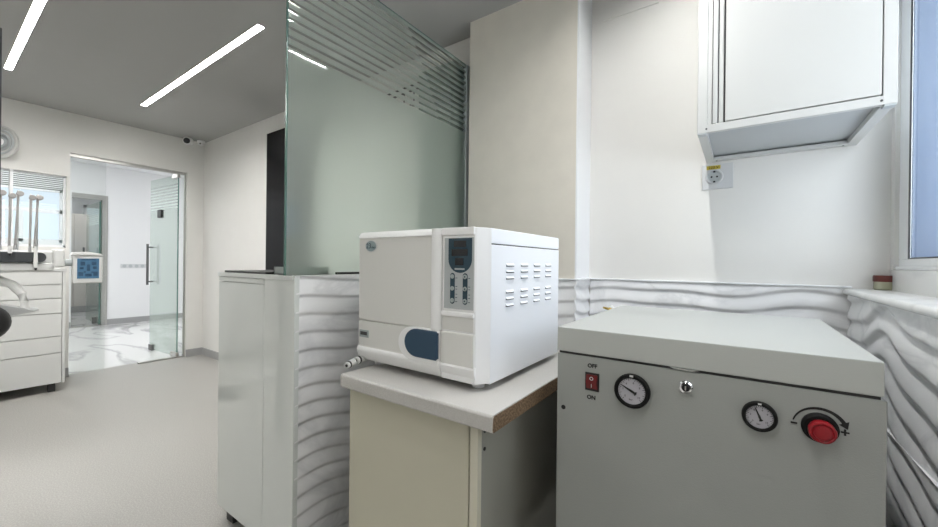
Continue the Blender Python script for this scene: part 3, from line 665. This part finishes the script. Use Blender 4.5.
obj('hinge_profile', MB().box(-.0985, -.086, uy0+.006, uy0+.020, uz0+.028, uz1-.03).box(-.084, -.069, uy0+.002, uy0+.020, uz0+.028, uz1-.03, .003).box(-.066, -.052, uy0+.004, uy0+.02, uz0+.028, uz1-.03, .003), 'cup', t)
obj('door', MB().box(-.047, ux1-.0315, uy0+.0005, uy0+.0185, uz0+.030, uz1-.033, .002), 'cup', t)
obj('door_gap', MB().box(-.10, ux1-.028, uy0+.012, uy0+.0195, uz0+.024, uz1-.03), 'seam', t)
for x, y in ((ux0+.016, uy0+.001), (ux1-.014, uy0+.001)):
    obj('screw', MB().cyl((x+ (.012 if x < 0 else -.018), uy0+.001, uz0+.012), (x+(.012 if x < 0 else -.018), uy0-.001, uz0+.012), .0032, n=12), 'seam', t)
for x in (ux0+.04, ux1-.04):
    obj('screw', MB().cyl((x, uy1-.02, uz0+.001), (x, uy1-.02, uz0-.001), .0035, n=12), 'seam', t)
for x in (ux0+.014, ux1-.014):
    obj('corner_cap', MB().box(x-.013, x+.013, uy0+.001, uy0+.03, uz0-.006, uz0+.001, .002), 'panel_grey', t)

# ------------------------------------------------------------------ outlet
t = thing('wall_outlet', (-.087, YW, 1.50), 'white wall socket with yellow voltage sticker under the wall cupboard', 'socket')
obj('plate', MB().box(-.145, -.028, YW-.008, YW, 1.494, 1.606, .002), 'outlet', t)
so = obj('socket', MB().lathe([(.0, -.0095), (.024, -.0095), (.026, -.013), (.030, -.013), (.0315, -.008), (.0, -.008)], (-.098, YW, 1.549), 'y', 36), 'panel_grey', t)
obj('socket_rim', MB().lathe([(.0275, -.008), (.0275, -.0145), (.0325, -.0145), (.034, -.008)], (-.098, YW, 1.549), 'y', 36), 'outlet', t)
for dx in (-.0105, .0105): obj('pin_hole', MB().cyl((-.098+dx, YW-.0105, 1.549), (-.098+dx, YW-.009, 1.549), .004, n=14), 'black', so)
obj('earth_clip', MB().box(-.102, -.094, YW-.0145, YW-.009, 1.568, 1.575).box(-.102, -.094, YW-.0145, YW-.009, 1.523, 1.530), 'black', so)
obj('sticker', MB().box(-.128, -.075, YW-.0092, YW-.0078, 1.583, 1.600), 'yellow', t)
text('lettering', '220 V', .0165, (-.1015, YW-.0094, 1.5915), '-y', 'ink', t)

# ------------------------------------------------------------------ jar on the sill
t = thing('jar', (.432, 2.027, 1.068), 'small pale jar with a red brown lid on the window sill', 'jar')
obj('body', MB().lathe([(.001, 0), (.024, 0), (.027, .003), (.027, .026), (.025, .030), (.001, .030)], (.432, 2.027, 1.068), 'z', 32), 'jar', t)
obj('lid', MB().lathe([(.001, .030), (.0285, .030), (.0292, .033), (.0292, .050), (.0275, .053), (.001, .054)], (.432, 2.027, 1.068), 'z', 32), 'amber', t)

# ------------------------------------------------------------------ drawer cabinet at the left
dx = -4.803
t = thing('drawer_cabinet', (-5.07, .1, 0), 'long white drawer cabinet below the interior window at the left edge', 'cabinet')
obj('carcass', MB().box(XD+.004, dx-.019, -.8, .728, .072, 1.035), 'drawer', t)
obj('worktop', MB().box(XD+.003, dx+.004, -.8, .735, 1.036, 1.062, .002), 'drawer', t)
zs_ = [.072, .333, .476, .676, .804, .923, 1.034]
for i in range(6):
    obj('drawer', MB().box(dx-.017, dx, -.78, .706, zs_[i]+.004, zs_[i+1]-.003, .0015), 'drawer', t)
obj('side_panel', MB().box(dx-.018, dx+.001, .7095, .729, .072, 1.034, .001), 'drawer', t)
for x, y in ((dx-.05, .655), (dx-.05, -.70), (XD+.08, .655), (XD+.08, -.70)):
    obj('leg', MB().box(x-.022, x+.022, y-.022, y+.022, 0, .073, .003), 'black', t)

# ------------------------------------------------------------------ dental unit
X0 = -3.80
t = thing('dental_unit', (X0, .25, 0), 'white dental instrument unit with hanging handpieces and a blue control screen', 'dental unit')
obj('tray_body', MB().box(X0-.20, X0-.012, -.60, .525, 1.062, 1.118, .012, 3).box(X0-.20, X0-.03, -.60, .52, 1.10, 1.20, .012, 3), 'unit_white', t)
ml = [(-.60, 1.122), (.455, 1.122)] + [(.455+.030*math.sin(PI*i/12), 1.1545-.0325*math.cos(PI*i/12)) for i in range(1, 12)] + [(.455, 1.187), (-.60, 1.187)]
obj('instrument_mat', MB().prism(ml, 'x', X0-.032, X0+.004, bev=.004), 'mat_dark', t)
obj('end_block', MB().box(X0-.11, X0+.012, .518, .572, 1.088, 1.212, .014, 3), 'unit_white', t)
obj('joint', MB().cyl((X0-.04, .56, 1.12), (X0-.04, .625, 1.12), .024, n=20), 'panel_grey', t)
dsp = obj('control_display', MB().box(X0-.05, X0, .612, .766, .975, 1.172, .008, 3), 'unit_white', t)
obj('display_hood', MB().prism([(.600, 1.172), (.612, 1.192), (.68, 1.197), (.75, 1.186), (.768, 1.172)], 'x', X0-.06, X0+.006, bev=.003), 'unit_white', dsp)
obj('screen', MB().box(X0-.002, X0+.0022, .632, .745, 1.008, 1.150), 'screen_lit', dsp)
ic = MB(); ic.box(X0+.002, X0+.0032, .650, .727, 1.137, 1.147)
for (a, b, c, e) in ((.648, .672, 1.100, 1.128), (.705, .730, 1.102, 1.128), (.644, .664, 1.073, 1.090), (.680, .698, 1.060, 1.108), (.712, .732, 1.073, 1.094), (.638, .662, 1.025, 1.053), (.672, .706, 1.022, 1.042), (.714, .738, 1.025, 1.056), (.664, .676, 1.048, 1.060), (.702, .714, 1.046, 1.058)):
    ic.box(X0+.002, X0+.0030, a, b, c, e, .0004, 1)
obj('screen_icons', ic, 'screen_ink', dsp)
obj('arm', MB().tube([(X0-.12, .05, 1.08), (X0-.11, .20, 1.030), (X0-.10, .285, 1.012), (X0-.09, .345, .975), (X0-.08, .385, .915), (X0-.08, .398, .86), (X0-.08, .398, .812)], [.022, .022, .024, .026, .024, .020, .018], 16), 'unit_white', t)
ty = MB().prism([(.262, .862), (.43, .806), (.452, .812), (.452, .804), (.43, .796), (.30, .775), (.268, .80)], 'x', X0-.22, X0+.02, bev=.002)
obj('side_tray', ty, 'steel', t)
# whip arms and hoses
ytop = [.262, .300, .342, .392, .434, .465]
for i, (yt, yb, zt_) in enumerate(((.258, .268, 1.560), (.292, .290, 1.575), (.332, .326, 1.560), (.366, .352, 1.580), (.420, .414, 1.560), (.452, .436, 1.565))):
    xo = X0-.045-.012*(i % 2)
    o = obj('whip_arm', MB().tube([(xo-.03, yt, 1.19), (xo-.03, yt, zt_-.02), (xo-.026, yt, zt_), (xo-.015, yt, zt_+.008), (xo-.004, yt, zt_)], .005, 10), 'steel', t)
    obj('hose', MB().tube([(xo, yt, zt_-.005), (xo+.006, yt+(yb-yt)*.3, 1.45), (xo+.008, yt+(yb-yt)*.7, 1.32), (xo+.012, yb, 1.215)], .0058, 10), 'hose', o)
    obj('roller', MB().cyl((xo-.03, yt+.008, zt_-.010), (xo+.012, yt+.008, zt_-.010), .0165, n=18, b=.003), 'hose', o)
    if i in (2, 5):
        zl = 1.178 if i == 2 else 1.085
        obj('handpiece', MB().cyl((X0+.012, yb, 1.225), (X0+.014, yb, zl+.03), .007, .0105, n=16).cyl((X0+.014, yb, zl+.03), (X0+.014, yb, zl), .0105, .009, n=16, b=.002), 'unit_white', o)
        obj('handpiece_tip', MB().cyl((X0+.014, yb, zl), (X0+.014, yb, zl-.016), .008, .004, n=16), 'black', o)
    else:
        obj('handpiece', MB().cyl((xo+.012, yb, 1.23), (xo+.012, yb, 1.19), .007, .009, n=16), 'steel', o)
obj('column', MB().cyl((X0-.12, -.42, .03), (X0-.12, -.42, 1.07), .04).cyl((X0-.12, -.42, 0), (X0-.12, -.42, .035), .20, .18, n=32), 'unit_white', t)

# dental chair armrest peeking in at the left edge
t = thing('dental_stool', (-3.66, .12, 0), 'black rounded cushion at the left edge below the dental instrument unit', 'stool')
obj('backrest', MB().sphere((-3.60, .205, .765), .105, (.8, 1.1, 1.06), 24), 'black', t)
obj('post', MB().cyl((-3.60, .10, .03), (-3.60, .12, .70), .02), 'chrome', t)
obj('base', MB().cyl((-3.60, .06, 0), (-3.60, .06, .035), .17, .15, n=32), 'black', t)

# ------------------------------------------------------------------ small wall and ceiling fittings
t = thing('wall_fan', (XD, .40, 2.165), 'round ringed white fan high on the wall at the left edge', 'fan')
def tilt(mb): return mb.rot(math.radians(-52), 'Z', (XD+.03, .405, 2.165))
cx_, cyy, czz = XD+.03, .405, 2.165
obj('housing', tilt(MB().lathe([(.001, -.02), (.128, -.02), (.140, -.005), (.142, .006), (.132, .012), (.124, .002), (.001, 0)], (cx_, cyy, czz), 'x', 40)), 'panel_grey2', t)
rg = MB()
for r in (.030, .062, .092): rg.lathe([(r, .001), (r+.004, .014), (r+.012, .014), (r+.016, .001)], (cx_, cyy, czz), 'x', 40)
obj('rings', tilt(rg), 'panel_grey', t)
obj('hub', tilt(MB().cyl((cx_, cyy, czz), (cx_+.018, cyy, czz), .012, n=20)), 'black', t)
obj('bracket', MB().box(XD, XD+.05, .385, .43, 2.14, 2.19), 'ac_white', t)

t = thing('security_camera', (XD+.05, 1.79, 2.56), 'white security camera with round black lens under the ceiling above the glass door', 'camera')
obj('mount', MB().cyl((XD+.05, 1.80, 2.569), (XD+.05, 1.80, 2.552), .035, b=.003), 'ac_white', t)
obj('housing', MB().cyl((XD+.045, 1.81, 2.538), (XD+.13, 1.755, 2.520), .044, b=.008), 'ac_white', t)
obj('lens', MB().cyl((XD+.128, 1.7565, 2.5205), (XD+.136, 1.752, 2.519), .032, b=.003), 'black', t)
t = thing('motion_sensor', (XD+.04, 1.93, 2.56), 'small white dome sensor beside the security camera in the ceiling corner', 'sensor')
obj('base', MB().cyl((XD+.06, 1.925, 2.571), (XD+.06, 1.925, 2.545), .042, b=.004), 'ac_white', t)
obj('bracket', MB().box(XD-.002, XD+.06, 1.91, 1.94, 2.535, ZC), 'ac_white', t)
obj('dome', MB().sphere((XD+.06, 1.925, 2.542), .036, (1, 1, .8)), 'unit_white', t)
obj('lens', MB().sphere((XD+.090, 1.905, 2.532), .008), 'black', t)

# glass partition whose dark end frame just enters the picture at the left
t = thing('glass_partition', (-2.46, -.4, 0), 'dark slim end frame of a partition at the extreme left edge', 'partition')
obj('end_frame', MB().box(-2.485, -2.455, .135, .186, 0, 2.08, .002), 'skin_shade', t)
obj('top_frame', MB().box(-2.485, -2.455, -1.2, .135, 2.04, 2.08, .002), 'skin_shade', t)
obj('pane', MB().box(-2.474, -2.466, -1.2, .135, .01, 2.04), 'glass', t)
obj('end_frame', MB().box(-2.485, -2.455, -1.24, -1.2, 0, 2.08, .002), 'skin_shade', t)

# ------------------------------------------------------------------ world, camera, view
wd = bpy.data.worlds.new('world'); scene.world = wd; wd.use_nodes = True
wd.node_tree.nodes['Background'].inputs[0].default_value = (.88, .925, 1, 1); wd.node_tree.nodes['Background'].inputs[1].default_value = 5
cam = bpy.data.cameras.new('camera'); co = bpy.data.objects.new('camera', cam); COL.objects.link(co)
yaw, pitch, roll = [math.radians(v) for v in (35.092, -.099, .649)]
fw = Vector((-math.sin(yaw)*math.cos(pitch), math.cos(yaw)*math.cos(pitch), math.sin(pitch)))
r0 = Vector((math.cos(yaw), math.sin(yaw), 0)); u0 = r0.cross(fw)
rt = r0*math.cos(roll)+u0*math.sin(roll); up = -r0*math.sin(roll)+u0*math.cos(roll)
mw = Matrix((rt, up, -fw)).transposed().to_4x4(); mw.translation = (0, 0, 1.15); co.matrix_world = mw
cam.sensor_width = 36; cam.lens = 385.477/938*36; cam.clip_start = .02
scene.camera = co
vs = scene.view_settings; vs.view_transform = 'Standard'; vs.look = 'None'; vs.gamma = 1; vs.use_curve_mapping = False; vs.exposure = .13
